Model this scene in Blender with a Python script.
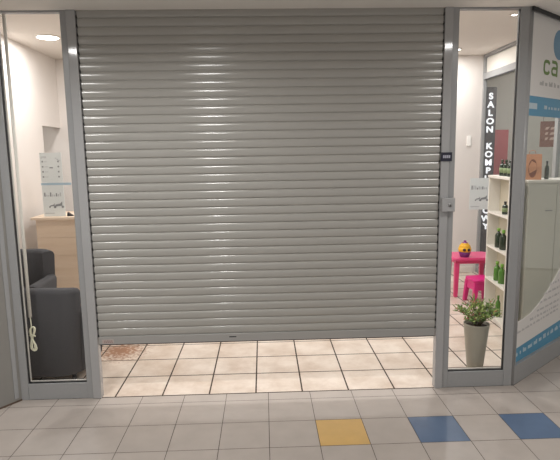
import bpy, bmesh, math, random
from mathutils import Vector, Matrix

for o in list(bpy.data.objects):
    bpy.data.objects.remove(o)
C = bpy.context.scene.collection
scene = bpy.context.scene
PI = math.pi
random.seed(7)

# ------------------------------------------------------------------ camera
pitch, yaw, roll = 0.1463, 0.0307, -0.0162
fw = Vector((math.sin(yaw)*math.cos(pitch), math.cos(yaw)*math.cos(pitch), -math.sin(pitch)))
r0 = Vector((math.cos(yaw), -math.sin(yaw), 0))
u0 = r0.cross(fw)
rr = r0*math.cos(roll) + u0*math.sin(roll)
uu = -r0*math.sin(roll) + u0*math.cos(roll)
cd = bpy.data.cameras.new('camera')
cd.sensor_width = 36
cd.lens = 36*516.1/560
cd.clip_start = 0.05
cam = bpy.data.objects.new('camera', cd)
C.objects.link(cam)
M3 = Matrix((rr, uu, -fw)).transposed()
cam.matrix_world = Matrix.Translation((1.1295, -3.5263, 1.7094)) @ M3.to_4x4()
scene.camera = cam

# ------------------------------------------------------------------ world, exposure
w = bpy.data.worlds.new('world')
scene.world = w
w.use_nodes = True
bg = w.node_tree.nodes['Background']
bg.inputs[0].default_value = (1.0, 0.97, 0.93, 1)
bg.inputs[1].default_value = 0.52
vs = scene.view_settings
vs.view_transform = 'Standard'
vs.look = 'None'
vs.gamma = 1
vs.use_curve_mapping = False
vs.exposure = 0.0
SHOP_W = 14.2        # watts of a shop downlight
CORR_W = 11.0        # watts of a corridor downlight
WARM = (1.0, 0.985, 0.965)
COOL = (1.0, 0.985, 0.96)

# ------------------------------------------------------------------ materials
def lin(c):
    c = c/255
    return c/12.92 if c <= .04045 else ((c+.055)/1.055)**2.4
def rgb(r, g, b):
    return (lin(r), lin(g), lin(b), 1)

def mat(name, col, rough=.5, metal=0, noise=0, scale=20, bump=0, spec=.5, coat=0, stretch=(1, 1, 1), emit=None, es=0):
    m = bpy.data.materials.new(name)
    m.use_nodes = True
    nt = m.node_tree
    b = nt.nodes['Principled BSDF']
    b.inputs['Base Color'].default_value = col
    b.inputs['Roughness'].default_value = rough
    b.inputs['Metallic'].default_value = metal
    b.inputs['Specular IOR Level'].default_value = spec
    b.inputs['Coat Weight'].default_value = coat
    if emit:
        b.inputs['Emission Color'].default_value = emit
        b.inputs['Emission Strength'].default_value = es
    if noise or bump:
        tc = nt.nodes.new('ShaderNodeTexCoord')
        mp = nt.nodes.new('ShaderNodeMapping')
        mp.inputs['Scale'].default_value = stretch
        n = nt.nodes.new('ShaderNodeTexNoise')
        n.inputs['Scale'].default_value = scale
        n.inputs['Detail'].default_value = 5
        nt.links.new(tc.outputs['Object'], mp.inputs[0])
        nt.links.new(mp.outputs[0], n.inputs['Vector'])
        if noise:
            cr = nt.nodes.new('ShaderNodeValToRGB')
            cr.color_ramp.elements[0].position = .3
            cr.color_ramp.elements[1].position = .7
            cr.color_ramp.elements[0].color = tuple(c*(1-noise) for c in col[:3]) + (1,)
            cr.color_ramp.elements[1].color = tuple(min(1, c*(1+noise)) for c in col[:3]) + (1,)
            nt.links.new(n.outputs['Fac'], cr.inputs[0])
            nt.links.new(cr.outputs[0], b.inputs['Base Color'])
        if bump:
            bp = nt.nodes.new('ShaderNodeBump')
            bp.inputs['Strength'].default_value = bump
            bp.inputs['Distance'].default_value = .01
            nt.links.new(n.outputs['Fac'], bp.inputs['Height'])
            nt.links.new(bp.outputs[0], b.inputs['Normal'])
    return m

def glass_mat(name, tint=(1, 1, 1, 1), refl=.02):
    m = bpy.data.materials.new(name)
    m.use_nodes = True
    nt = m.node_tree
    nt.nodes.remove(nt.nodes['Principled BSDF'])
    out = nt.nodes['Material Output']
    t = nt.nodes.new('ShaderNodeBsdfTransparent')
    t.inputs[0].default_value = tint
    g = nt.nodes.new('ShaderNodeBsdfGlossy')
    g.inputs['Roughness'].default_value = .02
    lw = nt.nodes.new('ShaderNodeLayerWeight')      # Schlick curve, the same seen from either side of the pane
    lw.inputs['Blend'].default_value = .5
    pw = nt.nodes.new('ShaderNodeMath')
    pw.operation = 'POWER'
    pw.inputs[1].default_value = 5
    f = nt.nodes.new('ShaderNodeMath')
    f.operation = 'MULTIPLY_ADD'
    f.inputs[1].default_value = .5
    f.inputs[2].default_value = refl
    nt.links.new(lw.outputs['Facing'], pw.inputs[0])
    nt.links.new(pw.outputs[0], f.inputs[0])
    mx = nt.nodes.new('ShaderNodeMixShader')
    nt.links.new(f.outputs[0], mx.inputs[0])
    nt.links.new(t.outputs[0], mx.inputs[1])
    nt.links.new(g.outputs[0], mx.inputs[2])
    nt.links.new(mx.outputs[0], out.inputs[0])
    return m

M = {}
M['alu'] = mat('grey painted aluminium', rgb(156, 157, 158), .26, 0, .02, 60)
M['rail'] = mat('light grey guide rail paint', rgb(168, 168, 169), .08, 0, .01, 60, spec=.6)
M['curtain'] = mat('grey shutter enamel', rgb(164, 162, 157), .2, 0, .02, 6, stretch=(.3, 1, 3), spec=.7)
M['bar'] = mat('shutter bottom bar aluminium', rgb(166, 165, 163), .35, .2)
M['gasket'] = mat('black rubber gasket', rgb(28, 28, 30), .6)
M['bead'] = mat('pale glazing bead', rgb(190, 188, 182), .4)
M['white_wall'] = mat('white wall plaster', rgb(228, 222, 217), .75, 0, .012, 3, bump=.05)
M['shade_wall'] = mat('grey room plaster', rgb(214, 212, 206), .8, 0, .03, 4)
M['scuffed'] = mat('scuffed plaster edge', rgb(190, 186, 178), .8, 0, .12, 30)
M['ceiling'] = mat('corridor ceiling paint', rgb(246, 243, 238), .8, 0, .01, 3)
M['shop_ceiling'] = mat('shop ceiling paint', rgb(222, 216, 209), .8)
M['grout'] = mat('grey grout', rgb(98, 90, 84), .8)
M['tile'] = mat('grey ceramic floor tile', rgb(176, 167, 160), .33, 0, .05, 7, bump=.02)
M['tile_blue'] = mat('blue ceramic floor tile', rgb(86, 108, 138), .33, 0, .06, 9)
M['tile_yellow'] = mat('yellow ceramic floor tile', rgb(206, 168, 102), .33, 0, .05, 9)
M['shop_grout'] = mat('dark brown worn grout', rgb(74, 60, 50), .9, 0, .3, 40)
M['corr_wall'] = mat('grey laminate wall panel', rgb(136, 134, 130), .45, 0, .02, 8)
M['glass'] = glass_mat('clear glass')
M['glass_dim'] = glass_mat('slightly grey glass', (.95, .96, .95, 1), .02)
M['white_film'] = mat('white window film', rgb(228, 225, 222), .45)
M['blue_film'] = mat('blue window film', rgb(74, 146, 182), .4)
M['pale_print'] = mat('pale printed lettering', rgb(190, 208, 218), .5)
M['grey_print'] = mat('grey printed lettering', rgb(196, 194, 194), .5)
M['lgrey_print'] = mat('light grey printed lettering', rgb(186, 184, 183), .5)
M['green_print'] = mat('green printed letters', rgb(104, 134, 62), .5)
M['white'] = mat('white melamine', rgb(232, 228, 220), .4)
M['cab'] = mat('white cabinet laminate', rgb(206, 204, 194), .45)
M['shelf_back'] = mat('beige shelf back panel', rgb(196, 188, 168), .6)
M['paper'] = mat('white poster paper', rgb(224, 230, 230), .6)
M['ink'] = mat('dark printed ink', rgb(138, 142, 146), .6)
M['ink_light'] = mat('pale grey printed ink', rgb(192, 197, 199), .6)
M['ink_blue'] = mat('pale blue printed ink', rgb(170, 196, 212), .6)
M['fabric'] = mat('charcoal upholstery', rgb(74, 74, 77), .9, 0, .06, 90, bump=.12, spec=.3)
M['dark_plastic'] = mat('black plastic', rgb(30, 30, 33), .4)
M['pink'] = mat('pink plastic', rgb(224, 72, 128), .3, 0, .01, 8)
M['magenta'] = mat('magenta plastic', rgb(216, 34, 126), .32, 0, .01, 8)
M['yellow'] = mat('yellow toy plastic', rgb(246, 186, 42), .35)
M['purple'] = mat('purple toy plastic', rgb(120, 44, 128), .35)
M['toy_dark'] = mat('dark brown toy plastic', rgb(52, 26, 30), .35)
M['pot'] = mat('stone grey planter', rgb(170, 166, 152), .55, 0, .03, 12)
M['soil'] = mat('dark potting soil', rgb(52, 38, 28), .95, 0, .4, 60, bump=.5)
M['leaf'] = mat('green leaf', rgb(104, 136, 66), .5, 0, .3, 30)
M['leaf_light'] = mat('pale green leaf', rgb(160, 178, 96), .5, 0, .2, 30)
M['leaf_red'] = mat('reddish young leaf', rgb(170, 96, 74), .5, 0, .2, 30)
M['stem'] = mat('green brown stem', rgb(108, 92, 58), .7)
M['bottle'] = mat('dark green bottle', rgb(26, 46, 24), .15, coat=.3)
M['bottle_mid'] = mat('green bottle', rgb(74, 124, 38), .18, coat=.3)
M['bottle_cap'] = mat('bright green cap', rgb(120, 176, 58), .35)
M['bottle_label'] = mat('pale bottle label', rgb(132, 150, 106), .6)
M['banner'] = mat('dark grey banner vinyl', rgb(92, 92, 98), .5)
M['sign_white'] = mat('white sign letters with added glow', rgb(250, 250, 255), .4, emit=(.92, .94, 1, 1), es=1.0)  # emission put into the material to brighten the letters
M['poster_red'] = mat('red poster paper', rgb(196, 106, 112), .5, 0, .1, 3)
M['poster_brown'] = mat('brown red signboard', rgb(138, 84, 68), .5, 0, .15, 6)
M['bag'] = mat('orange brown paper', rgb(184, 128, 92), .7, 0, .1, 14, bump=.1)
M['bag_print'] = mat('dark brown print', rgb(112, 58, 30), .7, 0, .3, 18)
M['steel'] = mat('brushed metal', rgb(150, 150, 150), .35, .8)
M['cord'] = mat('white plastic', rgb(232, 230, 222), .4)
M['cord_cream'] = mat('cream cord', rgb(222, 220, 196), .6)
M['lamp'] = mat('lit lamp diffuser', rgb(255, 255, 255), .5, emit=(1, .98, .95, 1), es=14)
M['wall_plate'] = mat('bright white plastic plate', rgb(252, 250, 246), .3)

def wood_mat():
    m = mat('light oak laminate', rgb(202, 168, 136), .5)
    nt = m.node_tree
    b = nt.nodes['Principled BSDF']
    tc = nt.nodes.new('ShaderNodeTexCoord')
    mp = nt.nodes.new('ShaderNodeMapping')
    mp.inputs['Scale'].default_value = (.5, .5, 5)
    n = nt.nodes.new('ShaderNodeTexNoise')
    n.inputs['Scale'].default_value = 3
    n.inputs['Detail'].default_value = 6
    cr = nt.nodes.new('ShaderNodeValToRGB')
    cr.color_ramp.elements[0].color = rgb(222, 198, 172)
    cr.color_ramp.elements[1].color = rgb(236, 216, 194)
    cr.color_ramp.elements[0].position = .3
    cr.color_ramp.elements[1].position = .7
    nt.links.new(tc.outputs['Object'], mp.inputs[0])
    nt.links.new(mp.outputs[0], n.inputs['Vector'])
    nt.links.new(n.outputs['Fac'], cr.inputs[0])
    nt.links.new(cr.outputs[0], b.inputs['Base Color'])
    return m
M['wood'] = wood_mat()

def shop_tile_mat():
    """cream marbled tile; one mottled brown patch beside the left jamb"""
    m = mat('cream marbled floor tile', rgb(228, 208, 190), .3)
    nt = m.node_tree
    b = nt.nodes['Principled BSDF']
    L = nt.links.new
    tc = nt.nodes.new('ShaderNodeTexCoord')
    n = nt.nodes.new('ShaderNodeTexNoise')
    n.inputs['Scale'].default_value = 3.2
    n.inputs['Detail'].default_value = 8
    n.inputs['Roughness'].default_value = .65
    L(tc.outputs['Object'], n.inputs['Vector'])
    cr = nt.nodes.new('ShaderNodeValToRGB')
    cr.color_ramp.elements[0].color = rgb(200, 182, 166)
    cr.color_ramp.elements[1].color = rgb(226, 214, 202)
    cr.color_ramp.elements[0].position = .35
    cr.color_ramp.elements[1].position = .62
    L(n.outputs['Fac'], cr.inputs[0])
    # brown patch: distance from a point on the floor, broken up by noise
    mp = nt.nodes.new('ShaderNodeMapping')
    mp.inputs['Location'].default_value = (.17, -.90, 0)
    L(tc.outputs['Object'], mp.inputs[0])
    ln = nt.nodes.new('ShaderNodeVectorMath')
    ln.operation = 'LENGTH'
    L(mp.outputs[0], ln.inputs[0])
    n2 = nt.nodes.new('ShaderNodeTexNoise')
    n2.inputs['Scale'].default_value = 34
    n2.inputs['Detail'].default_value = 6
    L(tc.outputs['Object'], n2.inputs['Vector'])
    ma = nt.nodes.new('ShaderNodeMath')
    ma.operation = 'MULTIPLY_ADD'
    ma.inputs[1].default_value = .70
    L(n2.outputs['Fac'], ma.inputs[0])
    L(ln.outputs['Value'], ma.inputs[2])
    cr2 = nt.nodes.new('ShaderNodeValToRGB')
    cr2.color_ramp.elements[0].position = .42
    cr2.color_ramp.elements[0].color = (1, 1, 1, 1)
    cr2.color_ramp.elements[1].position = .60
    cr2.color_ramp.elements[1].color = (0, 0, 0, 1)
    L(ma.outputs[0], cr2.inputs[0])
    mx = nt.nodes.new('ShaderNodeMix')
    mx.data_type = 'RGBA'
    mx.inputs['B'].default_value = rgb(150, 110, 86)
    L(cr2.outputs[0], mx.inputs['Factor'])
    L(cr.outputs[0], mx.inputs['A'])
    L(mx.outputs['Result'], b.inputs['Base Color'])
    return m
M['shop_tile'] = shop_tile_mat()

# ------------------------------------------------------------------ mesh helpers
def box(bm, x0, y0, z0, x1, y1, z1, bev=0, mi=0, seg=2):
    r = bmesh.ops.create_cube(bm, size=1)
    vsx = r['verts']
    for v in vsx:
        v.co = Vector((x0 + (v.co.x+.5)*(x1-x0), y0 + (v.co.y+.5)*(y1-y0), z0 + (v.co.z+.5)*(z1-z0)))
    fs = set(f for v in vsx for f in v.link_faces)
    for f in fs:
        f.material_index = mi
    if bev:
        es = list(set(e for v in vsx for e in v.link_edges))
        rb = bmesh.ops.bevel(bm, geom=es, offset=bev, segments=seg, profile=.5, affect='EDGES')
        for f in rb['faces']:
            f.material_index = mi
            f.smooth = True

def lathe(bm, prof, n=24, cx=0, cy=0, cz=0, mi=0, smooth=True):
    """prof: list of (radius, z)"""
    rings = []
    for r, z in prof:
        if r < 1e-5:
            rings.append([bm.verts.new((cx, cy, cz+z))])
        else:
            rings.append([bm.verts.new((cx+r*math.cos(2*PI*i/n), cy+r*math.sin(2*PI*i/n), cz+z)) for i in range(n)])
    for a, b in zip(rings, rings[1:]):
        for i in range(n):
            j = (i+1) % n
            if len(a) == 1 and len(b) == 1:
                continue
            if len(a) == 1:
                f = bm.faces.new((a[0], b[j], b[i]))
            elif len(b) == 1:
                f = bm.faces.new((a[i], a[j], b[0]))
            else:
                f = bm.faces.new((a[i], a[j], b[j], b[i]))
            f.material_index = mi
            f.smooth = smooth

def tube(bm, pts, r, n=8, mi=0):
    pts = [Vector(p) for p in pts]
    rings = []
    for i, p in enumerate(pts):
        t = (pts[min(i+1, len(pts)-1)] - pts[max(i-1, 0)]).normalized()
        a = t.orthogonal().normalized() if i == 0 else (rings_a - t*rings_a.dot(t)).normalized()
        rings_a = a
        b = t.cross(a)
        q = r[i] if isinstance(r, (list, tuple)) else r
        rings.append([bm.verts.new(p + (a*math.cos(2*PI*k/n) + b*math.sin(2*PI*k/n))*q) for k in range(n)])
    for A, B in zip(rings, rings[1:]):
        for i in range(n):
            j = (i+1) % n
            f = bm.faces.new((A[i], A[j], B[j], B[i]))
            f.smooth = True
            f.material_index = mi
    bm.faces.new(rings[0][::-1]).material_index = mi
    bm.faces.new(rings[-1]).material_index = mi

def prism(bm, poly, y0, y1, mi=0):
    """polygon in x,z extruded from y0 to y1"""
    a = [bm.verts.new((x, y0, z)) for x, z in poly]
    b = [bm.verts.new((x, y1, z)) for x, z in poly]
    n = len(poly)
    fs = [bm.faces.new(a), bm.faces.new(b[::-1])]
    for i in range(n):
        j = (i+1) % n
        fs.append(bm.faces.new((a[j], a[i], b[i], b[j])))
    for f in fs:
        f.material_index = mi
    return fs

def ribbon(bm, path, wd, y0, y1):
    """flat stroke along an x,z path"""
    P = [Vector((x, z)) for x, z in path]
    Lf, Rt = [], []
    for i, p in enumerate(P):
        d1 = (P[i]-P[i-1]).normalized() if i > 0 else (P[1]-P[0]).normalized()
        d2 = (P[i+1]-P[i]).normalized() if i < len(P)-1 else d1
        t = (d1+d2).normalized()
        n = Vector((-t.y, t.x))
        k = wd/2/max(.5, n.dot(Vector((-d1.y, d1.x))))
        Lf.append(p+n*k)
        Rt.append(p-n*k)
    for i in range(len(P)-1):
        prism(bm, [tuple(Lf[i]), tuple(Lf[i+1]), tuple(Rt[i+1]), tuple(Rt[i])], y0, y1)

def add_text(bm, s, size, loc, depth=.002, rot=None, bold=0, sx=1):
    """letters standing in the x,z plane, facing -y, centred on loc"""
    cu = bpy.data.curves.new('letters', 'FONT')
    cu.body = s
    cu.size = size
    cu.extrude = depth/2
    cu.offset = bold
    cu.align_x = 'CENTER'
    cu.align_y = 'CENTER'
    ob = bpy.data.objects.new('letters', cu)
    C.objects.link(ob)
    dg = bpy.context.evaluated_depsgraph_get()
    me = bpy.data.meshes.new_from_object(ob.evaluated_get(dg))
    mtx = Matrix.Translation(loc) @ (rot or Matrix.Identity(4)) @ Matrix.Rotation(PI/2, 4, 'X') @ Matrix.Diagonal((sx, 1, 1, 1))
    me.transform(mtx)
    bm.from_mesh(me)
    bpy.data.objects.remove(ob)
    bpy.data.curves.remove(cu)
    bpy.data.meshes.remove(me)

def obj(name, bm, mats, parent=None, recalc=True):
    if recalc:
        bmesh.ops.recalc_face_normals(bm, faces=bm.faces[:])
    me = bpy.data.meshes.new(name)
    bm.to_mesh(me)
    bm.free()
    for m in (mats if isinstance(mats, (list, tuple)) else [mats]):
        me.materials.append(M[m] if isinstance(m, str) else m)
    o = bpy.data.objects.new(name, me)
    C.objects.link(o)
    if parent is not None:
        o.parent = parent
    return o

def bx(name, m, x0, y0, z0, x1, y1, z1, bev=0, parent=None):
    bm = bmesh.new()
    box(bm, x0, y0, z0, x1, y1, z1, bev)
    return obj(name, bm, m, parent)

def tag(o, label=None, cat=None, group=None, kind=None):
    for k, v in (('label', label), ('category', cat), ('group', group), ('kind', kind)):
        if v:
            o[k] = v
    return o

def thing(name, label, cat, loc=(0, 0, 0), rz=0, group=None, kind=None):
    o = bpy.data.objects.new(name, None)
    C.objects.link(o)
    o.location = loc
    o.rotation_euler = (0, 0, rz)
    o.empty_display_size = .1
    return tag(o, label, cat, group, kind)

def copy_tree(o, parent=None):
    c = o.copy()
    C.objects.link(c)
    if parent is not None:
        c.parent = parent
    for ch in [k for k in bpy.data.objects if k.parent is o]:
        copy_tree(ch, c)
    return c

def S(o, label, cat):
    return tag(o, label, cat, kind='structure')

# ------------------------------------------------------------------ key dimensions
ZC = 2.645       # corridor ceiling
ZS = 2.98        # shop ceiling
XL, XR = -1.56, 4.12    # shop side walls
YB = 3.57        # shop back wall
AX = Vector((.7757, .6311, 0))
A0 = Vector((2.936, 0, 0))
ang = math.atan2(.6311, .7757)

# ------------------------------------------------------------------ corridor floor: laid tiles
bm = bmesh.new()
gx, gy, T, g = -.3658, -.1063, .30, .0038
fl = [(-4.0, -7.0), (7.0, -7.0), (7.0, 3.31), (2.936, 0), (-.62, 0), (-1.9, -1.70), (-4.0, -1.70)]
f = bm.faces.new([bm.verts.new((x, y, -.004)) for x, y in fl])
f.material_index = 3
colour = {(6, 1): 2, (8, 1): 1, (10, 1): 1}
def inside(x, y):
    if y < 0:
        if x < -.62 and (x+.62) < y*.75+.02:
            return y < -1.65 or x > -.62 + y*.75
        return True
    return (x-2.936)*.6311 - y*.7757 > 0
for i in range(-11, 24):
    for k in range(-12, 22):
        x0, x1 = gx+T*i+g/2, gx+T*(i+1)-g/2
        y1, y0 = gy-T*k-g/2, gy-T*(k+1)+g/2
        poly = [(x0, y0), (x1, y0), (x1, y1), (x0, y1)]
        # clip to the floor outline half-planes that matter
        def clip(poly, a, b, c):
            out = []
            for q in range(len(poly)):
                p, n = poly[q], poly[(q+1) % len(poly)]
                dp, dn = a*p[0]+b*p[1]+c, a*n[0]+b*n[1]+c
                if dp >= 0:
                    out.append(p)
                if (dp >= 0) != (dn >= 0):
                    t = dp/(dp-dn)
                    out.append((p[0]+(n[0]-p[0])*t, p[1]+(n[1]-p[1])*t))
            return out
        if x0 < -.62 and (y0+y1)/2 > -2:
            poly = clip(poly, .8, -.6, .62*.8)          # angled left wall: 0.8(x+0.62)-0.6y >= 0
        if x1 > 2.936:
            poly = clip(poly, .6311, -.7757, -2.936*.6311) if (y1 > 0 or True) and y1 > -.001 else poly
        if x0 < 2.936 and y1 > 0:
            pl = clip(poly, 0, -1, 0) if x1 <= 2.936 else poly
            poly = pl
        if len(poly) < 3:
            continue
        area = sum(poly[q][0]*poly[(q+1) % len(poly)][1]-poly[(q+1) % len(poly)][0]*poly[q][1] for q in range(len(poly)))
        if abs(area) < 1e-4:
            continue
        f = bm.faces.new([bm.verts.new((x, y, 0)) for x, y in poly])
        f.material_index = colour.get((i, k), 0)
S(obj('floor', bm, ['tile', 'tile_blue', 'tile_yellow', 'grout']), 'grey tiled corridor floor with a few blue and yellow tiles', 'floor')

# shop floor: cream tiles with dark grout
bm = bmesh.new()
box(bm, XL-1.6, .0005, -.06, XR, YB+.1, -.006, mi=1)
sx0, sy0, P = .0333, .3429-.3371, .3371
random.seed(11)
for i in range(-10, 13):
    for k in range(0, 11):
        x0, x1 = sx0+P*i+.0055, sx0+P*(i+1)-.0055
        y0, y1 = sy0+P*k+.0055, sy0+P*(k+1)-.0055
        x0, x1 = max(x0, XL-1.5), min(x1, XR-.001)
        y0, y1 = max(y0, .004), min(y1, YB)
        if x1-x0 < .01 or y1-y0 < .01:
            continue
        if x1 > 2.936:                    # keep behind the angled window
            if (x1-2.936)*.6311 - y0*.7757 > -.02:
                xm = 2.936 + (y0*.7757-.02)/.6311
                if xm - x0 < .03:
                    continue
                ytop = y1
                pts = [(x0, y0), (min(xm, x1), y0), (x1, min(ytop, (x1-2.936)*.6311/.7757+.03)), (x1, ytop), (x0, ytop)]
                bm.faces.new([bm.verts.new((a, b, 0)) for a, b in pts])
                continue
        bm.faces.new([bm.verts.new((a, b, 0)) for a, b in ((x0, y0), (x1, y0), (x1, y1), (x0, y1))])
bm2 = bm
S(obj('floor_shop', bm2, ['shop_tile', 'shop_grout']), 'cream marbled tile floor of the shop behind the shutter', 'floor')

# ------------------------------------------------------------------ ceilings
bm = bmesh.new()
prism_pts = [(-4, -7), (7, -7), (7, 3.31), (2.936, 0), (-.62, 0), (-1.9, -1.7), (-4, -1.7)]
a = [bm.verts.new((x, y, ZC)) for x, y in prism_pts]
b = [bm.verts.new((x, y, ZC+.05)) for x, y in prism_pts]
bm.faces.new(a); bm.faces.new(b[::-1])
for i in range(len(a)):
    j = (i+1) % len(a)
    bm.faces.new((a[j], a[i], b[i], b[j]))
S(obj('ceiling', bm, 'ceiling'), 'plain pale corridor ceiling above the shopfront', 'ceiling')
S(bx('ceiling_shop', 'shop_ceiling', XL-1.6, .09, ZS, 6.6, 4.7, ZS+.06), 'plain off-white ceiling inside the shop', 'ceiling')

# ------------------------------------------------------------------ shop walls
S(bx('wall_back', 'white_wall', XL-1.6, YB, 0, XR+.03, YB+.1, ZS), 'white back wall of the shop', 'wall')
# left wall with a doorway (y 3.0 .. 3.57, 2.1 m high)
bm = bmesh.new()
box(bm, XL-.1, .09, 0, XL, 3.0, ZS)
box(bm, XL-.1, 3.0, 2.10, XL, YB, ZS)
wl = S(obj('wall_left', bm, 'white_wall'), 'white left side wall of the shop with a doorway', 'wall')
bm = bmesh.new()
for k in range(14):
    z = 1.15 + k*.068 + random.uniform(-.02, .02)
    box(bm, XL-.09+random.uniform(0, .03), 3.0001, z, XL-.005-random.uniform(0, .03), 3.0015, z+random.uniform(.006, .025))
obj('scuffs', bm, 'scuffed', wl)
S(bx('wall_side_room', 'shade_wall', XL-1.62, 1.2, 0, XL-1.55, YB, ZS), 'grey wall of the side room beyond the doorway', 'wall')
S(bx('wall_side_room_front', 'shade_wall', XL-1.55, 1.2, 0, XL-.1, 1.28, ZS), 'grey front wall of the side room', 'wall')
# front returns + header above the shopfront
S(bx('wall_front_left', 'white_wall', XL-.1, 0.0, 0, -.640, .09, ZS), 'white wall return left of the shopfront glazing', 'wall')
S(bx('wall_header', 'white_wall', -.640, .0, ZC, 2.98, .09, ZS), 'white bulkhead above the shopfront frame', 'wall')
# angled corridor wall on the left
Lw = thing('wall_corridor_left', 'grey laminate corridor wall panel angled towards the viewer', 'wall', (-.622, -.002, 0), math.atan2(-.8, -.6), kind='structure')
bx('panel', 'corr_wall', .0, -.06, .010, 2.1, .0, ZC, 0, Lw)
bx('plinth', mat('brown floor joint', rgb(92, 74, 62), .8), .0, -.06, 0, 2.1, .004, .012, 0, Lw)
bx('trim', 'alu', .02, .0, .03, .05, .004, ZC, 0, Lw)
# baseboards
S(bx('baseboard_back', 'white', XL, YB-.015, 0, XR-.04, YB, .09, .004), 'white skirting board along the shop back wall', 'baseboard')
# neighbouring room seen through the right side glazing
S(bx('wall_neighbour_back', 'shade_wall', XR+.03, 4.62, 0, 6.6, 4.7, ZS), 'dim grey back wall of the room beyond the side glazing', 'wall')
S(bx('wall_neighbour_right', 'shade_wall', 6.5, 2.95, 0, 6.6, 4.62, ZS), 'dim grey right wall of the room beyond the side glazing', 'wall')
bm = bmesh.new()
pts = [(XR, 1.05), (6.5, 2.95), (6.5, 4.65), (XR, 4.65)]
aa = [bm.verts.new((x, y, -.05)) for x, y in pts]
bb = [bm.verts.new((x, y, 0)) for x, y in pts]
bm.faces.new(aa); bm.faces.new(bb[::-1])
for i in range(4):
    bm.faces.new((aa[i], aa[(i+1) % 4], bb[(i+1) % 4], bb[i]))
S(obj('floor_neighbour', bm, mat('grey room floor', rgb(150, 145, 138), .5, 0, .03, 5)), 'grey floor of the room beyond the side glazing', 'floor')

# ------------------------------------------------------------------ shopfront glazing left
def glazing(name, label, x0, x1, gx0, gx1, extra=None):
    t = thing(name, label, 'window', ((x0+x1)/2, 0, 0), 0, kind='structure')
    ox = (x0+x1)/2
    bm = bmesh.new()
    box(bm, x0-ox, 0, 0, gx0-ox, .048, ZC, .002)
    box(bm, gx1-ox, 0, 0, x1-ox, .048, ZC, .002)
    box(bm, gx0-ox, .003, 0, gx1-ox, .046, .117, .0015)
    box(bm, gx0-ox, .003, ZC-.012, gx1-ox, .046, ZC)
    obj('window_frame', bm, 'alu', t)
    bm = bmesh.new()
    gw = .005
    for (a, b, c, d) in ((gx0, gx0+gw, .117, ZC-.012), (gx1-gw, gx1, .117, ZC-.012), (gx0, gx1, .117, .117+gw)):
        box(bm, a-ox, .014, c, b-ox, .030, d)
    obj('gasket', bm, 'gasket', t)
    bm = bmesh.new()
    for (a, b, c, d) in ((gx0+gw, gx0+gw+.005, .120, ZC-.012), (gx0+gw, gx1-gw, .120, .127)):
        box(bm, a-ox, .032, c, b-ox, .046, d)
    obj('glazing_bead', bm, 'bead', t)
    bx('pane', 'glass', gx0-ox, .020, .117, gx1-ox, .026, ZC-.012, 0, t)
    return t
glazing('window_1', 'tall narrow fixed glass pane left of the roller shutter', -.640, -.118, -.572, -.158)
g2 = glazing('window_2', 'tall narrow fixed glass pane right of the roller shutter', 2.402, 2.936, 2.444, 2.856)
# rounded corner edge of the right post
bm = bmesh.new()
tube(bm, [(2.925-2.669, .012, 0), (2.925-2.669, .012, ZC)], .016, 14)
obj('corner_bead', bm, 'alu', g2)

# ------------------------------------------------------------------ roller shutter
rs = thing('roller_shutter', 'large grey slatted roller shutter rolled down to just above the floor', 'roller shutter', (1.142, .014, 0))
X0, X1 = -.052, 2.341
bm = bmesh.new()
prof = []
zb, p = .4535, .0565
nsl = 40
for s in range(nsl):
    z0 = zb + s*p
    for t, y in ((0.0, 0.002), (.03, .002), (.045, -.0025), (.10, -.0040), (.22, -.0052), (.38, -.0060), (.54, -.0062), (.68, -.0058), (.79, -.0048), (.87, -.0034), (.93, -.0015), (.965, .0002), (.985, .002)):
        prof.append((y, z0+t*p))
prev = None
for y, z in prof:
    cur = (bm.verts.new((X0-1.142, y, z)), bm.verts.new((X1-1.142, y, z)), )
    if prev:
        f = bm.faces.new((prev[0], prev[1], cur[1], cur[0]))
        f.smooth = True
    prev = cur
# back skin
v = [bm.verts.new((x-1.142, .014, z)) for x, z in ((X0, zb), (X1, zb), (X1, zb+nsl*p), (X0, zb+nsl*p))]
bm.faces.new(v[::-1])
cur = obj('curtain', bm, 'curtain', rs, recalc=False)
me = cur.data
# dark notched edging along each side
for xa in (X0-.008, X1-.001):
    bm = bmesh.new()
    box(bm, xa+.001-1.142, .004, zb, xa+.008-1.142, .013, zb+nsl*p)
    for s in range(nsl):
        z0 = zb + s*p
        box(bm, xa-1.142, -.0085, z0-.004, xa+.009-1.142, .012, z0+.014)
    obj('notched_edge', bm, 'gasket', rs)
bar = bx('bottom_bar', 'bar', X0-1.142, -.010, .396, X1-1.142, .016, .4535, .003, rs)
bx('seal_strip', 'gasket', X0-1.142, -.006, .390, X1-1.142, .010, .396, 0, bar)
lab = bx('label_sticker', mat('worn pale sticker', rgb(186, 172, 166), .6), -.030-1.142, -.0115, .404, .050-1.142, -.010, .432, 0, bar)
bm = bmesh.new()
random.seed(3)
for r in range(2):
    x = -.018
    while x < .044:
        wd = random.uniform(.006, .014)
        box(bm, x-1.142, -.0125, .410+r*.010, min(x+wd, .044)-1.142, -.0114, .416+r*.010)
        x += wd+.004
obj('print', bm, mat('faded brown print', rgb(150, 128, 124), .6), lab)
bx('lock_tab', 'dark_plastic', .865-1.142, -.0115, .426, .915-1.142, -.010, .433, 0, bar)
for (a, b, dk) in ((-.118, -.058, X0), (2.346, 2.402, X1)):
    bm = bmesh.new()
    box(bm, a-1.142, -.024, 0, b-1.142, .034, ZC, .003)
    gr = obj('guide_rail', bm, 'rail', rs)

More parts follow.
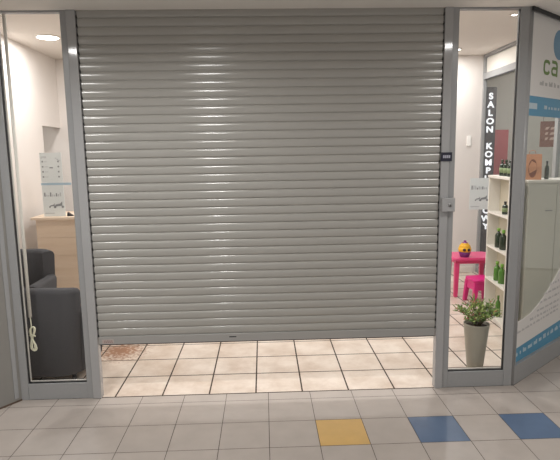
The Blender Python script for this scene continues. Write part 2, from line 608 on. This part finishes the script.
# key switch and dark sticker on the right rail
t = thing('key_switch', 'small grey key switch box on the right shutter rail', 'switch', (2.392, -.0125, 1.346))
bx('cover', 'rail', -.043, -.034, -.048, .047, 0, .048, .004, t)
bm = bmesh.new()
lathe(bm, [(0, .0), (.012, 0), (.012, .006), (.008, .008), (0, .008)], 16)
bmesh.ops.rotate(bm, verts=bm.verts[:], cent=(0, 0, 0), matrix=Matrix.Rotation(PI/2, 3, 'X'))
bmesh.ops.translate(bm, verts=bm.verts[:], vec=(.012, -.034, -.002))
obj('key_cylinder', bm, 'steel', t)
bx('key_slot', 'gasket', .010, -.0435, -.008, .014, -.0418, .004, 0, t)

# ------------------------------------------------------------------ angled window with printed film
aw = thing('window_3', 'angled shop window with white and blue printed film', 'window', A0, ang, kind='structure')
AL = 2.9
bm = bmesh.new()
box(bm, .0, .0, 0, AL, .06, .148, .002)
box(bm, .0, .0, ZC-.02, AL, .06, ZC)
box(bm, .0, .004, .148, .022, .06, ZC-.02)
box(bm, AL-.05, .0, .148, AL, .06, ZC-.02)
obj('window_frame', bm, 'alu', aw)
bx('top_gap_trim', 'gasket', -.02, -.012, ZC-.026, AL, .0, ZC-.001, 0, aw)
bx('pane', 'glass_dim', .022, .026, .148, AL-.05, .032, ZC-.02, 0, aw)
S0 = .022
film = bx('white_film', 'white_film', S0, .0235, 2.080, AL-.05, .0255, ZC-.02, 0, aw)
blue = bx('blue_band', 'blue_film', S0, .0235, 1.945, AL-.05, .0255, 2.080, 0, aw)
bx('white_badge', 'pale_print', .035, .0222, 1.992, .190, .0234, 2.032, 0, blue)
def words(name, parent, mt, rows, seed, y0=.0222, y1=.0234):
    random.seed(seed)
    bm = bmesh.new()
    for (s0, s1, z, h, slope) in rows:
        s = s0
        while s < s1:
            wd = random.uniform(.02, .07)
            e = min(s+wd, s1)
            dz = (s-s0)*slope
            # a word is a run of small letter marks
            q = s
            while q < e-.004:
                lw = random.uniform(.5, .8)*h*.7
                box(bm, q, y0, z+dz, min(q+lw, e), y1, z+dz+h*random.choice((.7, .7, 1.0)))
                q += lw*1.25
            s = e + h*.9
    return obj(name, bm, mt, parent)
words('blurred_print', blue, 'pale_print', [(.31, .62, 1.998, .026, 0)], 5)
words('blurred_print', film, 'lgrey_print', [(.215, .70, 2.160, .032, 0)], 6)
# round blue emblem and the green letters c a
bm = bmesh.new()
pts = []
N = 40
for k in range(N):
    an = 2*PI*k/N
    pts.append((.515+.105*math.cos(an), 2.465+.105*math.sin(an)))
prism(bm, pts, .0222, .0234)
em = obj('round_emblem', bm, mat('blue grey printed disc', rgb(112, 150, 178), .5), film)
def rpath(x0, z0, x1, z1, r, start, end):
    """rounded rectangle outline from corner index start to end, anticlockwise: corners 0 TR, 1 TL, 2 BL, 3 BR"""
    cs = [(x1-r, z1-r, 0), (x0+r, z1-r, 90), (x0+r, z0+r, 180), (x1-r, z0+r, 270)]
    out = []
    for c in range(start, end+1):
        cx, cz, a0 = cs[c % 4]
        for k in range(5):
            an = math.radians(a0+90*k/4)
            out.append((cx+r*math.cos(an), cz+r*math.sin(an)))
    return out
bm = bmesh.new()
sw = .022
c_path = rpath(.272, 2.248, .360, 2.330, .028, 0, 3)
ribbon(bm, c_path[1:-1], sw, .0222, .0234)
a0 = .400
ribbon(bm, [(a0+.004, 2.336)] + [(a0+.066, 2.336), (a0+.084, 2.328), (a0+.092, 2.310), (a0+.092, 2.236)], sw, .0222, .0234)
ribbon(bm, [(a0+.080, 2.294), (a0+.026, 2.294), (a0+.008, 2.284), (a0+.004, 2.270), (a0+.010, 2.256), (a0+.026, 2.248), (a0+.080, 2.248)], sw*.85, .0220, .0233)
obj('green_lettering', bm, 'green_print', film)
# lower white swoosh and blue foot band
sw_c = [(S0, .462), (.15, .467), (.276, .483), (.40, .522), (.51, .574), (.62, .636), (.734, .709), (.90, .835), (1.05, .97), (1.2, 1.13), (1.35, 1.33)]
poly = sw_c + [(1.35, .320), (S0, .257)]
bm = bmesh.new()
prism(bm, poly, .0235, .0255)
sw_o = obj('white_swoosh', bm, 'white_film', aw)
bm = bmesh.new()
prism(bm, [(S0, .257), (1.35, .320), (AL-.05, .40), (AL-.05, .150), (S0, .150)], .0235, .0255)
foot = obj('blue_foot_band', bm, 'blue_film', aw)
words('blurred_print', sw_o, 'grey_print', [(.600, .80, .640, .020, .02), (.500, .80, .582, .020, .02), (.430, .80, .526, .020, .02), (.390, .80, .470, .020, .02), (.270, .80, .424, .020, .02), (.060, .80, .372, .018, .04)], 9)
words('blurred_print', foot, 'pale_print', [(.05, .90, .195, .036, .045)], 12)
# bulkhead above the angled window on the inside
bm = bmesh.new()
box(bm, 0, .0, ZC+.0, AL+1.2, .09, ZS)
S(obj('wall_header_angled', bm, 'white_wall'), 'white bulkhead above the angled window', 'wall')
hd = bpy.data.objects['wall_header_angled']
hd.location = A0
hd.rotation_euler = (0, 0, ang)
# ------------------------------------------------------------------ side glazing (right wall of the shop)
sg = thing('window_4', 'grey framed glass side wall of the shop with transom lights', 'window', (XR, 2.3, 0), 0, kind='structure')
bm = bmesh.new()
y0, y1 = 1.02-2.3, YB-2.3
zt0, zt1 = 2.655, 2.735
box(bm, 0, y0, ZS-.035, .04, y1, ZS)
box(bm, 0, y0, zt0, .06, y1, zt1)
box(bm, 0, y0, 0, .06, y1, .10)
for yy, wy in ((y0, .06), (1.70-2.3, .06), (2.50-2.3, .06), (y1-.04, .04)):
    box(bm, 0.001, yy, 0, .040, yy+wy, ZS)
obj('window_frame', bm, 'alu', sg)
bm = bmesh.new()
box(bm, -.002, y0+.06, zt0-.018, .002, y1-.06, zt0)
obj('gasket', bm, 'gasket', sg)
bx('transom_panel', 'white', .026, y0+.05, zt1, .034, y1-.05, ZS-.05, 0, sg)
bx('pane', 'glass_dim', .027, y0+.05, .10, .033, y1-.05, zt0, 0, sg)

# ------------------------------------------------------------------ lamps
def downlight(label, x, y, z, r, watts, col, cat='ceiling lamp', group=None, spread=180):
    t = thing('downlight', label, cat, (x, y, z), 0, group)
    bm = bmesh.new()
    lathe(bm, [(r, -.010), (r, 0), (r+.018, 0), (r+.018, -.006), (r+.008, -.013), (r, -.010)], 32)
    obj('trim_ring', bm, 'white', t)
    bm = bmesh.new()
    lathe(bm, [(0, -.008), (r, -.008), (r, -.001), (0, -.001)], 32)
    obj('diffuser', bm, 'lamp', t)
    ld = bpy.data.lights.new('downlight_light', 'AREA')
    ld.shape = 'DISK'
    ld.size = 2*r
    ld.energy = watts
    ld.spread = math.radians(spread)
    ld.color = col
    lo = bpy.data.objects.new('downlight_light', ld)
    C.objects.link(lo)
    lo.parent = t
    lo.location = (0, 0, -.016)
    return t
downlight('large round lit downlight in the shop ceiling behind the left glass', -1.13, 2.28, ZS, .108, SHOP_W*1.2, WARM)
downlight('small lit spotlight in the shop ceiling near the white back wall', 3.60, 3.15, ZS, .04, SHOP_W*.8, WARM)
downlight('small lit spotlight at the top of the right glass beside the post', 3.53, 1.51, ZS, .024, SHOP_W*.8, WARM)
for x, y in ((.15, 1.2), (1.5, 1.2), (2.6, 1.1), (.6, 2.6), (2.2, 2.6)):  # extra unseen lamps added to light the shop interior
    downlight('added round downlight, unseen behind the closed roller shutter', x, y, ZS, .10, SHOP_W, WARM, group='added shop downlights behind the shutter')
for x, y, k in ((-.47, -1.27, 1.35), (.66, -1.27, 1.35), (2.78, -1.2, .9), (-.47, -3.9, 1.3), (1.15, -3.9, .4), (2.78, -3.9, .15)):
    downlight('round corridor downlight in the ceiling in front of the shopfront', x, y, ZC, .10, CORR_W*k, COOL, group='corridor downlights', spread=162)
downlight('added unseen downlight brightening the grey side room beyond the doorway', -2.35, 2.4, ZS, .09, SHOP_W*.55, WARM)  # lamp added to lift the brightness seen through the doorway
downlight('added unseen downlight for the room beyond the side glazing', 5.2, 3.3, ZS, .09, SHOP_W*.7, WARM)  # unseen lamp added to light this room dimly

# ------------------------------------------------------------------ dark sticker on the rail
t = thing('rail_sticker', 'small dark blue sticker with white print on the right rail', 'sticker', (2.378, -.0125, 1.672))
bx('backing', mat('dark navy sticker', rgb(34, 34, 52), .4), -.036, -.003, -.030, .040, 0, .030, 0, t)
bm = bmesh.new()
for k in range(4):
    box(bm, -.022+k*.013, -.0042, -.009, -.012+k*.013, -.003, .011)
obj('white_print', bm, mat('dull white print', rgb(176, 176, 190), .5), t)

# ------------------------------------------------------------------ white cord cover and cord bundle
t = thing('cord_cover', 'slim white cord tube with a knotted cord hanging behind the left glass', 'cord tube', (-.553, .085, 0))
bm = bmesh.new()
tube(bm, [(.004, 0, ZS), (.002, 0, 1.6), (0, 0, .585)], .0115, 10)
obj('tube', bm, 'cord', t)
bm = bmesh.new()
tube(bm, [(0, 0, .60), (.001, .002, .52), (-.004, 0, .50)], .004, 6)
pts = []
for k in range(61):
    an = k/60*2*PI*3
    pts.append((.006+.024*math.sin(an*2+.4)*(.7+.3*math.sin(an/3)), .008*math.sin(an*1.5), .425+.088*math.cos(an)))
tube(bm, pts, .0052, 6)
tube(bm, [(-.014, -.004, .45), (.004, -.010, .455), (.024, -.004, .448), (.02, .008, .44), (-.012, .008, .444), (-.014, -.004, .45)], .005, 6)
obj('cord_bundle', bm, 'cord_cream', t)

# ------------------------------------------------------------------ armchairs
def u_path(hw, d, r, th, n=8):
    """outline of a tub shell open at +y: list of (x, y, nx, ny) along the outer line, from left arm front round the back to right arm front"""
    out = []
    yf, yb = d/2, -d/2
    for k in range(6):
        out.append((-hw, yf + (yb+r-yf)*k/5, -1, 0))
    for k in range(1, n+1):
        an = PI + PI/2*k/n
        out.append((-hw+r+r*math.cos(an), yb+r+r*math.sin(an), math.cos(an), math.sin(an)))
    for k in range(1, 7):
        out.append((-hw+r+(2*hw-2*r)*k/6, yb, 0, -1))
    for k in range(1, n+1):
        an = 1.5*PI + PI/2*k/n
        out.append((hw-r+r*math.cos(an), yb+r+r*math.sin(an), math.cos(an), math.sin(an)))
    for k in range(1, 6):
        out.append((hw, yb+r+(yf-yb-r)*k/5, 1, 0))
    return out
def armchair(label, loc, rz, backh, hw=.31, d=.62, r=.20, taper=.9):
    t = thing('armchair', label, 'armchair', loc, rz)
    th, z0 = .11, .06
    P = u_path(hw, d, r, th)
    def shell(sel, hfun):
        bm = bmesh.new()
        rings = []
        for (x, y, nx, ny) in sel:
            h = hfun(x, y)
            sec = [(0, z0+.02), (0, h-.035), (-.010, h-.010), (-.03, h), (-th+.03, h), (-th+.010, h-.010), (-th, h-.035), (-th, z0), (-.02, z0)]
            ring = []
            for q, z in sec:
                k = taper + (1-taper)*min(1, z/.5)          # the tub narrows towards the floor
                ring.append(bm.verts.new(((x+nx*q)*k, (y+ny*q)*k, z)))
            rings.append(ring)
        for A, B in zip(rings, rings[1:]):
            for i in range(len(A)):
                j = (i+1) % len(A)
                f = bm.faces.new((A[i], B[i], B[j], A[j]))
                f.smooth = True
        bm.faces.new(rings[0]); bm.faces.new(rings[-1][::-1])
        return bm
    na = 6 + 3
    armh = .565
    obj('armrest', shell(P[:na], lambda x, y: armh), 'fabric', t)
    obj('armrest', shell(P[len(P)-na:], lambda x, y: armh), 'fabric', t)
    obj('backrest', shell(P[na-1:len(P)-na+1], lambda x, y: backh - .02*(abs(x)/.3)**3), 'fabric', t)
    bm = bmesh.new()
    box(bm, -hw+th, -d/2+th-.005, .30, hw-th, d/2+.01, .45, .03, seg=3)
    obj('seat_cushion', bm, 'fabric', t)
    bm = bmesh.new()
    box(bm, (-hw+th)*taper, -d/2+th+.01, z0, (hw-th)*taper, d/2*taper-.02, .295, .01)
    obj('seat_base', bm, 'fabric', t)
    for sx in (-1, 1):
        for sy in (-1, 1):
            bm = bmesh.new()
            lathe(bm, [(0, 0), (.016, 0), (.02, z0+.004), (0, z0+.004)], 12, sx*(hw-.10)*taper, sy*(d/2-.10)*taper)
            obj('leg', bm, 'dark_plastic', t)
    return t
armchair('charcoal tub armchair standing right behind the left glass with its back turned', (-.56, .465, 0), 0, .752, .34, .56, .24, .83)
armchair('charcoal tub armchair by the white wall facing the nearer armchair', (-1.235, 1.36, 0), PI, .81)

# ------------------------------------------------------------------ reception counter
t = thing('reception_counter', 'light oak reception counter standing behind the armchairs', 'counter', (-.75, 2.45, 0))
bm = bmesh.new()
box(bm, -.635, -.25, 0, .75, .30, .215)
box(bm, -.635, -.25, .218, .75, .30, .626)
box(bm, -.635, -.25, .629, .75, .30, .83)
box(bm, -.635, -.25, .833, .75, .30, 1.035)
box(bm, -.63, -.245, 0, .745, .295, 1.03)
obj('body', bm, 'wood', t)
bx('countertop', 'wood', -.675, -.29, 1.035, .79, .33, 1.063, .003, t)
# ------------------------------------------------------------------ poster displays
def poster_sheet(parent, x0, x1, z0, z1, y, seed, top=True):
    bm = bmesh.new()
    box(bm, x0, y, z0, x1, y+.004, z1)
    bl = bm
    random.seed(seed)
    W, H = x1-x0, z1-z0
    nf0 = None
    if top:
        for k in range(4):
            z = z1 - H*(.32+.17*k)
            for fx in (.08, .80):
                box(bm, x0+W*fx, y-.001, z, x0+W*(fx+.07), y, z+H*.05, mi=1)
            box(bm, x0+W*.2, y-.001, z+.004, x0+W*(.3+.1*random.random()), y, z+.010, mi=2)
        box(bm, x0+W*.42, y-.001, z1-H*.52, x0+W*.58, y, z1-H*.48, mi=1)
        for k in range(5):
            box(bm, x0+W*.06+k*.012, y-.001, z1-H*.18+random.uniform(-.01, .01), x0+W*.06+k*.012+.008, y, z1-H*.12, mi=2)
        for k in range(3):
            box(bm, x0+W*(.7+.07*k), y-.001, z1-H*(.2+.04*k), x0+W*(.78+.07*k), y, z1-H*(.17+.04*k), mi=2)
    else:
        for k in range(9):
            xx = x0+W*(.08+.09*k)
            box(bm, xx, y-.001, z1-H*.36, xx+W*.06, y, z1-H*(.36-random.uniform(.05, .13)), mi=2 if k % 3 else 1)
        # small scooter-like product drawings
        for cx_, sc in ((.42, .8), (.72, 1.2)):
            px, pz = x0+W*cx_, z0+H*.30
            for q in (-.035, .035):
                lat = [(px+q*sc+.012*sc*math.cos(2*PI*i/10), pz+.012*sc*math.sin(2*PI*i/10)) for i in range(10)]
                prism(bm, lat, y-.001, y, 1)
            prism(bm, [(px-.036*sc, pz+.004), (px+.03*sc, pz+.012), (px+.034*sc, pz+.05*sc), (px+.012*sc, pz+.03*sc), (px-.03*sc, pz+.022*sc)], y-.0012, y, 1)
        box(bm, x0+W*.06, y-.001, z0+H*.08, x0+W*.5, y, z0+H*.11, mi=2)
    return obj('sheet', bm, ['paper', 'ink', 'ink_light'], parent)
t = thing('poster_display', 'tall two-sheet white paper display standing on the oak counter', 'poster display', (-1.20, 2.24, 1.063))
poster_sheet(t, -.105, .130, .375, .700, 0, 21, True)
poster_sheet(t, -.105, .130, .004, .345, 0, 22, False)
bx('blue_strip', 'ink_blue', -.110, -.002, .347, .215, .004, .372, 0, t)
bx('stand_foot', 'glass', -.105, -.03, 0, .130, .06, .004, 0, t)
bx('stand_back', 'glass', -.105, .005, .004, .130, .009, .700, 0, t)
bm = bmesh.new()
prism(bm, [(-.03, 0), (.03, 0), (.028, .012), (.0, .028), (-.025, .045)], -.02, .02)
o = obj('desk_clip', bm, 'dark_plastic')
o.location = (-1.025, 2.26, 1.063)
tag(o, 'small black wedge lying on the counter beside the paper display', 'desk clip')

t = thing('poster_display', 'white two-row printed paper hanging beside the white bottle shelf', 'poster display', (3.77, 2.7, .995))
poster_sheet(t, -.122, .122, 0, .385, 0, 23, False)
for q in (-.10, .10):
    bm = bmesh.new()
    tube(bm, [(q, .002, .38), (q, .002, ZS-.995)], .0008, 5)
    obj('cord', bm, 'glass', t)

# ------------------------------------------------------------------ wall plate
bx_o = bx('wall_plate', 'wall_plate', -.028, -.014, -.068, .028, 0, .068, .004)
bx_o.location = (3.957, YB, 1.845)
tag(bx_o, 'small upright white plate on the white back wall', 'wall plate')

# ------------------------------------------------------------------ potted plant
t = thing('potted_plant', 'bushy green plant in a tall grey tapered pot behind the right glass', 'potted plant', (2.740, .232, 0))
bm = bmesh.new()
lathe(bm, [(0, 0), (.050, 0), (.055, .006), (.094, .394), (.096, .404), (.091, .406), (.088, .394), (.083, .37), (0, .37)], 40)
obj('pot', bm, 'pot', t)
bm = bmesh.new()
lathe(bm, [(.0865, .380), (.06, .386), (.0, .390)], 28)
obj('soil', bm, 'soil', t)
bs = bmesh.new()
bf = bmesh.new()
random.seed(5)
def leaf(bm, base, d, L, wd, mi):
    d = d.normalized()
    up = Vector((0, 0, 1))
    s = d.cross(up)
    if s.length < .01:
        s = Vector((1, 0, 0))
    s.normalize()
    n = s.cross(d)
    k = [base, base+d*L*.35+s*wd-n*.003, base+d*L*.38+n*.002, base+d*L*.35-s*wd-n*.003, base+d*L-n*L*.12, base+d*L*.7+s*wd*.75-n*.006, base+d*L*.7-s*wd*.75-n*.006]
    v = [bm.verts.new(q) for q in k]
    for idx in ((0, 1, 2), (0, 2, 3), (1, 5, 4, 2), (3, 2, 4, 6)):
        f = bm.faces.new([v[i] for i in idx])
        f.material_index = mi
for q in range(54):
    an = random.uniform(0, 2*PI)
    rad = math.sqrt(random.random())
    tip = Vector((math.cos(an)*rad*.20, math.sin(an)*rad*.16, .415+.175*(1-rad**2*.55)*random.uniform(.55, 1.08)))
    b0 = Vector((math.cos(an)*.03*random.random(), math.sin(an)*.03*random.random(), .382))
    mid = b0.lerp(tip, .55) + Vector((0, 0, .035))
    pts = [b0, b0.lerp(mid, .5)+Vector((0, 0, .01)), mid, tip]
    tube(bs, pts, [.0026, .0022, .0018, .001], 5)
    for s in range(11):
        fr = .25 + .75*s/10
        pp = mid.lerp(tip, (fr-.5)*2) if fr > .5 else b0.lerp(mid, fr*2)
        dd = Vector((random.uniform(-1, 1), random.uniform(-1, 1), random.uniform(-.15, .75))) + (tip-b0).normalized()*.6
        mi = random.choices((0, 1, 2), (6, 4, .9 if fr > .6 else .15))[0]
        leaf(bf, pp, dd, random.uniform(.026, .046), random.uniform(.005, .0085), mi)
obj('stems', bs, 'stem', t)
obj('foliage', bf, ['leaf', 'leaf_light', 'leaf_red'], t, recalc=False)

# ------------------------------------------------------------------ pink table, stool, toy
def rounded_slab(bm, x0, y0, x1, y1, r, z0, z1, n=6, bev=.006):
    pts = []
    for cx_, cy_, a0 in ((x1-r, y1-r, 0), (x0+r, y1-r, 90), (x0+r, y0+r, 180), (x1-r, y0+r, 270)):
        for k in range(n+1):
            an = math.radians(a0+90*k/n)
            pts.append((cx_+r*math.cos(an), cy_+r*math.sin(an)))
    cx_, cy_ = (x0+x1)/2, (y0+y1)/2
    def ring(z, ins):
        out = []
        for x, y in pts:
            dx, dy = x-cx_, y-cy_
            l = math.hypot(dx, dy)
            out.append(bm.verts.new((x-dx/l*ins, y-dy/l*ins, z)))
        return out
    R = [ring(z0, bev*.5), ring(z0+bev*.5, 0), ring(z1-bev, 0), ring(z1, bev)]
    for A, B in zip(R, R[1:]):
        for i in range(len(A)):
            j = (i+1) % len(A)
            f = bm.faces.new((A[i], A[j], B[j], B[i]))
            f.smooth = True
    bm.faces.new(R[0][::-1]); bm.faces.new(R[-1])
def taper_leg(bm, x, y, h, a, b, dx=0, dy=0):
    """square leg, wider at the top"""
    lo = [(x+dx+sx*b, y+dy+sy*b, 0) for sx, sy in ((-1, -1), (1, -1), (1, 1), (-1, 1))]
    hi = [(x+sx*a, y+sy*a, h) for sx, sy in ((-1, -1), (1, -1), (1, 1), (-1, 1))]
    A = [bm.verts.new(q) for q in lo]
    B = [bm.verts.new(q) for q in hi]
    bm.faces.new(A[::-1]); bm.faces.new(B)
    for i in range(4):
        bm.faces.new((A[i], A[(i+1) % 4], B[(i+1) % 4], B[i]))
    bmesh.ops.bevel(bm, geom=list(set(e for v in A+B for e in v.link_edges)), offset=.005, segments=2, affect='EDGES')
t = thing('play_table', "child's pink plastic table standing by the white back wall", 'table', (3.585, 2.475, 0), -.04)
bm = bmesh.new()
rounded_slab(bm, -.25, -.19, .25, .19, .05, .440, .478)
obj('tabletop', bm, 'pink', t)
bx('apron', 'pink', -.215, -.155, .400, .215, .155, .441, .006, t)
for sx in (-1, 1):
    for sy in (-1, 1):
        bm = bmesh.new()
        taper_leg(bm, sx*.198, sy*.138, .415, .028, .021, sx*.006, sy*.006)
        obj('leg', bm, 'pink', t)
t = thing('play_stool', "child's magenta plastic stool tucked in front of the pink table", 'stool', (3.565, 2.11, 0), .12)
bm = bmesh.new()
rounded_slab(bm, -.13, -.12, .13, .12, .045, .255, .288)
obj('seat', bm, 'magenta', t)
bm = bmesh.new()
for (xa, ya, xb, yb) in ((-.112, -.108, .112, -.096), (-.112, .096, .112, .108), (-.118, -.10, -.106, .10), (.106, -.10, .118, .10)):
    box(bm, xa, ya, .165, xb, yb, .256)
obj('skirt', bm, 'magenta', t)
for sx in (-1, 1):
    for sy in (-1, 1):
        bm = bmesh.new()
        taper_leg(bm, sx*.098, sy*.088, .255, .026, .020, sx*.022, sy*.020)
        obj('leg', bm, 'magenta', t)
t = thing('toy_pot', 'round yellow toy pot with purple base and lid on the pink table', 'toy', (3.478, 2.365, .478))
t.scale = (.88, .88, .88)
bm = bmesh.new()
lathe(bm, [(0, 0), (.052, 0), (.058, .006), (.074, .052), (.078, .066), (.072, .070), (0, .070)], 28)
obj('base', bm, 'purple', t)
bm = bmesh.new()
lathe(bm, [(0, .066), (.072, .068), (.082, .085), (.084, .105), (.079, .126), (.070, .136), (.074, .142), (.066, .160), (.050, .168), (.053, .173), (.042, .184), (.02, .190), (0, .190)], 28)
obj('body', bm, 'yellow', t)
bm = bmesh.new()
lathe(bm, [(0, .184), (.036, .186), (.034, .194), (.016, .199), (.016, .206), (.02, .214), (.012, .222), (0, .224)], 20)
obj('lid', bm, 'purple', t)
for q in (-.42, .30):
    bm = bmesh.new()
    bmesh.ops.create_uvsphere(bm, u_segments=14, v_segments=8, radius=.022)
    bmesh.ops.scale(bm, verts=bm.verts[:], vec=(1, .25, .95))
    bmesh.ops.rotate(bm, verts=bm.verts[:], cent=(0, 0, 0), matrix=Matrix.Rotation(q, 3, 'Z'))
    bmesh.ops.translate(bm, verts=bm.verts[:], vec=(.083*math.sin(q), -.083*math.cos(q), .104))
    for f in bm.faces:
        f.smooth = True
    obj('dark_spot', bm, 'toy_dark', t)

# ------------------------------------------------------------------ white bottle shelf
sd = Vector((.103, .9947, 0))
srz = math.atan2(sd.y, sd.x)        # local x runs away from the viewer, local -y to the right (+X)
SO = Vector((3.375, 1.05, 0))
t = thing('bottle_shelf', 'tall narrow white open shelf of bottles beside the right post', 'shelf', SO, srz)
D = .118
bx('side_panel', 'white', .088, -D, 0, .106, 0, 1.455, .001, t)
bx('side_panel', 'white', .652, -D, 0, .670, 0, 1.455, .001, t)
bx('back_panel', 'shelf_back', .106, -D, .02, .652, -D+.008, 1.44, 0, t)
bx('top', 'white', .080, -D-.002, 1.437, .678, .006, 1.462, .001, t)
for z in (1.085, .735, .395, .04):
    bx('shelf_board', 'white', .106, -D+.008, z-.010, .652, 0, z+.010, .001, t)
bx('plinth', 'white', .106, -D+.02, 0, .652, -.01, .03, 0, t)

def make_bottle(label, glassm, capm, r, h, group=None, lab=True):
    b = thing('bottle', label, 'bottle', (0, 0, 0), 0, group)
    bm = bmesh.new()
    lathe(bm, [(0, 0), (r*.92, 0), (r, .006), (r, h*.62), (r*.8, h*.70), (r*.38, h*.78), (r*.36, h*.86), (0, h*.86)], 20)
    obj('glass_body', bm, glassm, b)
    bm = bmesh.new()
    lathe(bm, [(r*.37, h*.84), (r*.46, h*.84), (r*.46, h), (0, h)], 16)
    obj('cap', bm, capm, b)
    if lab:
        bm = bmesh.new()
        lathe(bm, [(r*1.01, h*.2), (r*1.02, h*.2), (r*1.02, h*.5), (r*1.01, h*.5)], 20)
        obj('paper_label', bm, 'bottle_label', b)
    return b
def on_shelf(b, s, z, dy=-.055):
    n = Vector((-sd.y, sd.x, 0))
    p = SO + sd*s + n*dy
    b.location = (p.x, p.y, z)
ztop = 1.462
pos = ['farthest of the dark green bottles on top of the white shelf', 'second farthest dark green bottle on top of the white shelf', 'third dark green bottle from the back on top of the white shelf', 'nearest of the dark green bottles on top of the white shelf']
b0 = make_bottle(pos[0], 'bottle', 'bottle', .026, .158, 'bottles on top of the shelf', True)
on_shelf(b0, .46, ztop)
for k in range(1, 4):
    b = copy_tree(b0)
    b['label'] = pos[k]
    on_shelf(b, .46-.105*k, ztop)
b = make_bottle('single small dark bottle on the upper shelf of the white unit', 'bottle', 'dark_plastic', .028, .125, None, True)
on_shelf(b, .33, 1.095)
b = make_bottle('farther dark bottle with green cap on the middle shelf', 'bottle', 'bottle_cap', .034, .195, 'green capped bottles on the middle shelf', False)
on_shelf(b, .475, .745)
c = copy_tree(b)
c['label'] = 'nearer dark bottle with green cap on the middle shelf'
on_shelf(c, .34, .745)
b = make_bottle('farther bright green bottle on the lower shelf', 'bottle_mid', 'bottle_cap', .034, .195, 'green bottles on the lower shelf', False)
on_shelf(b, .47, .405)
c = copy_tree(b)
c['label'] = 'nearer bright green bottle on the lower shelf'
on_shelf(c, .335, .405)
b = make_bottle('single slim green bottle on the bottom shelf of the white unit', 'bottle_mid', 'bottle_mid', .024, .215, None, False)
on_shelf(b, .40, .05)

# ------------------------------------------------------------------ display cabinet, bag, bottle behind the angled window
t = thing('display_cabinet', 'tall white display cabinet behind the angled window', 'cabinet', (3.82, 1.31, 0))
bx('body', 'cab', -.268, -.18, .06, .27, .19, 1.41, .002, t)
bx('top', 'white', -.275, -.19, 1.41, .275, .195, 1.434, .002, t)
bx('plinth', 'cab', -.25, -.16, 0, .25, .18, .06, 0, t)
for a, b_ in ((-.262, -.002), (.002, .264)):
    d = bx('door', 'cab', a, -.190, .075, b_, -.180, 1.395, .0015, t)
    hx = b_-.10 if a < 0 else a+.04
    bx('handle', 'steel', hx, -.202, 1.150, hx+.06, -.190, 1.158, 0, d)
t = thing('paper_bag', 'orange brown paper bag standing on the white cabinet', 'bag', (3.645, 1.26, 1.434), -.5)
bm = bmesh.new()
lo = [(-.085, -.05), (.085, -.05), (.085, .05), (-.085, .05)]
A = [bm.verts.new((x, y, 0)) for x, y in lo]
Bv = [bm.verts.new((x*.98, y*.9, .12)) for x, y in lo]
Cv = [bm.verts.new((x*.95, y*.35, .235)) for x, y in lo]
bm.faces.new(A[::-1])
for L0, L1 in ((A, Bv), (Bv, Cv)):
    for i in range(4):
        bm.faces.new((L0[i], L0[(i+1) % 4], L1[(i+1) % 4], L1[i]))
obj('body', bm, 'bag', t)
bm = bmesh.new()
ell = [(.008+.036*math.cos(2*PI*i/24), .105+.085*math.sin(2*PI*i/24)) for i in range(24)]
for i in range(24):
    pass
vv = []
for x, z in ell:
    y = -.05 + (.005*z/.12 if z < .12 else .005 + .0275*(z-.12)/.115) - .0012
    vv.append(bm.verts.new((x, y, z)))
bm.faces.new(vv)
obj('dark_print', bm, 'bag_print', t)
bm = bmesh.new()
tube(bm, [(-.03, 0, .225), (-.025, 0, .262), (0, 0, .272), (.025, 0, .262), (.03, 0, .225)], .003, 6)
obj('handle', bm, 'bag', t)
b = make_bottle('slim dark bottle on the white cabinet right of the paper bag', 'bottle', 'dark_plastic', .020, .17, None, False)
b.location = (3.80, 1.28, 1.434)

# ------------------------------------------------------------------ banner and boards beyond the side glazing
t = thing('banner', 'tall dark grey banner with white upright letters SALON KOMPUTEROWY behind the side glass', 'banner', (4.365, 3.90, 0))
bx('panel', 'banner', -.105, 0, .02, .105, .012, 2.60, 0, t)
bx('foot', 'steel', -.14, -.09, 0, .14, .11, .02, .002, t)
zz = 2.470
for word in ('SALON', 'KOMPUTEROWY'):
    bm = bmesh.new()
    for ch in word:
        add_text(bm, ch, .118, (.022, -.003, zz), .004, bold=.004, sx=1.15)
        zz -= .1165
    zz -= .118
    obj('lettering', bm, 'sign_white', t)
t = thing('poster_board', 'pinkish red board standing behind the banner beyond the side glass', 'poster', (4.50, 4.35, 0))
bx('panel', 'poster_red', -.32, 0, .0, .38, .02, 2.02, 0, t)
bm = bmesh.new()
cc = [(-.22+.16*math.cos(2*PI*i/28), .62+.16*math.sin(2*PI*i/28)) for i in range(28)]
prism(bm, cc, -.003, 0)
obj('round_print', bm, mat('salmon printed disc', rgb(214, 118, 104), .5), t)
t = thing('hanging_sign', 'brown red signboard with pale strokes above the paper bag', 'sign', (4.62, 2.55, 0), -.2)
bx('panel', 'poster_brown', -.20, 0, 1.74, .20, .015, 2.04, 0, t)
bm = bmesh.new()
random.seed(8)
for r in range(3):
    x = -.15
    while x < .12:
        wd = random.uniform(.03, .07)
        prism(bm, [(x, 1.82+r*.06), (x+wd*.7, 1.825+r*.06), (x+wd, 1.855+r*.06), (x+wd*.2, 1.85+r*.06)], -.003, 0)
        x += wd+.012
obj('pale_strokes', bm, mat('pale pink print', rgb(226, 190, 176), .5), t)
for q in (-.17, .17):
    bm = bmesh.new()
    tube(bm, [(q, .007, 2.03), (q, .007, ZS)], .003, 6)
    obj('cord', bm, 'steel', t)
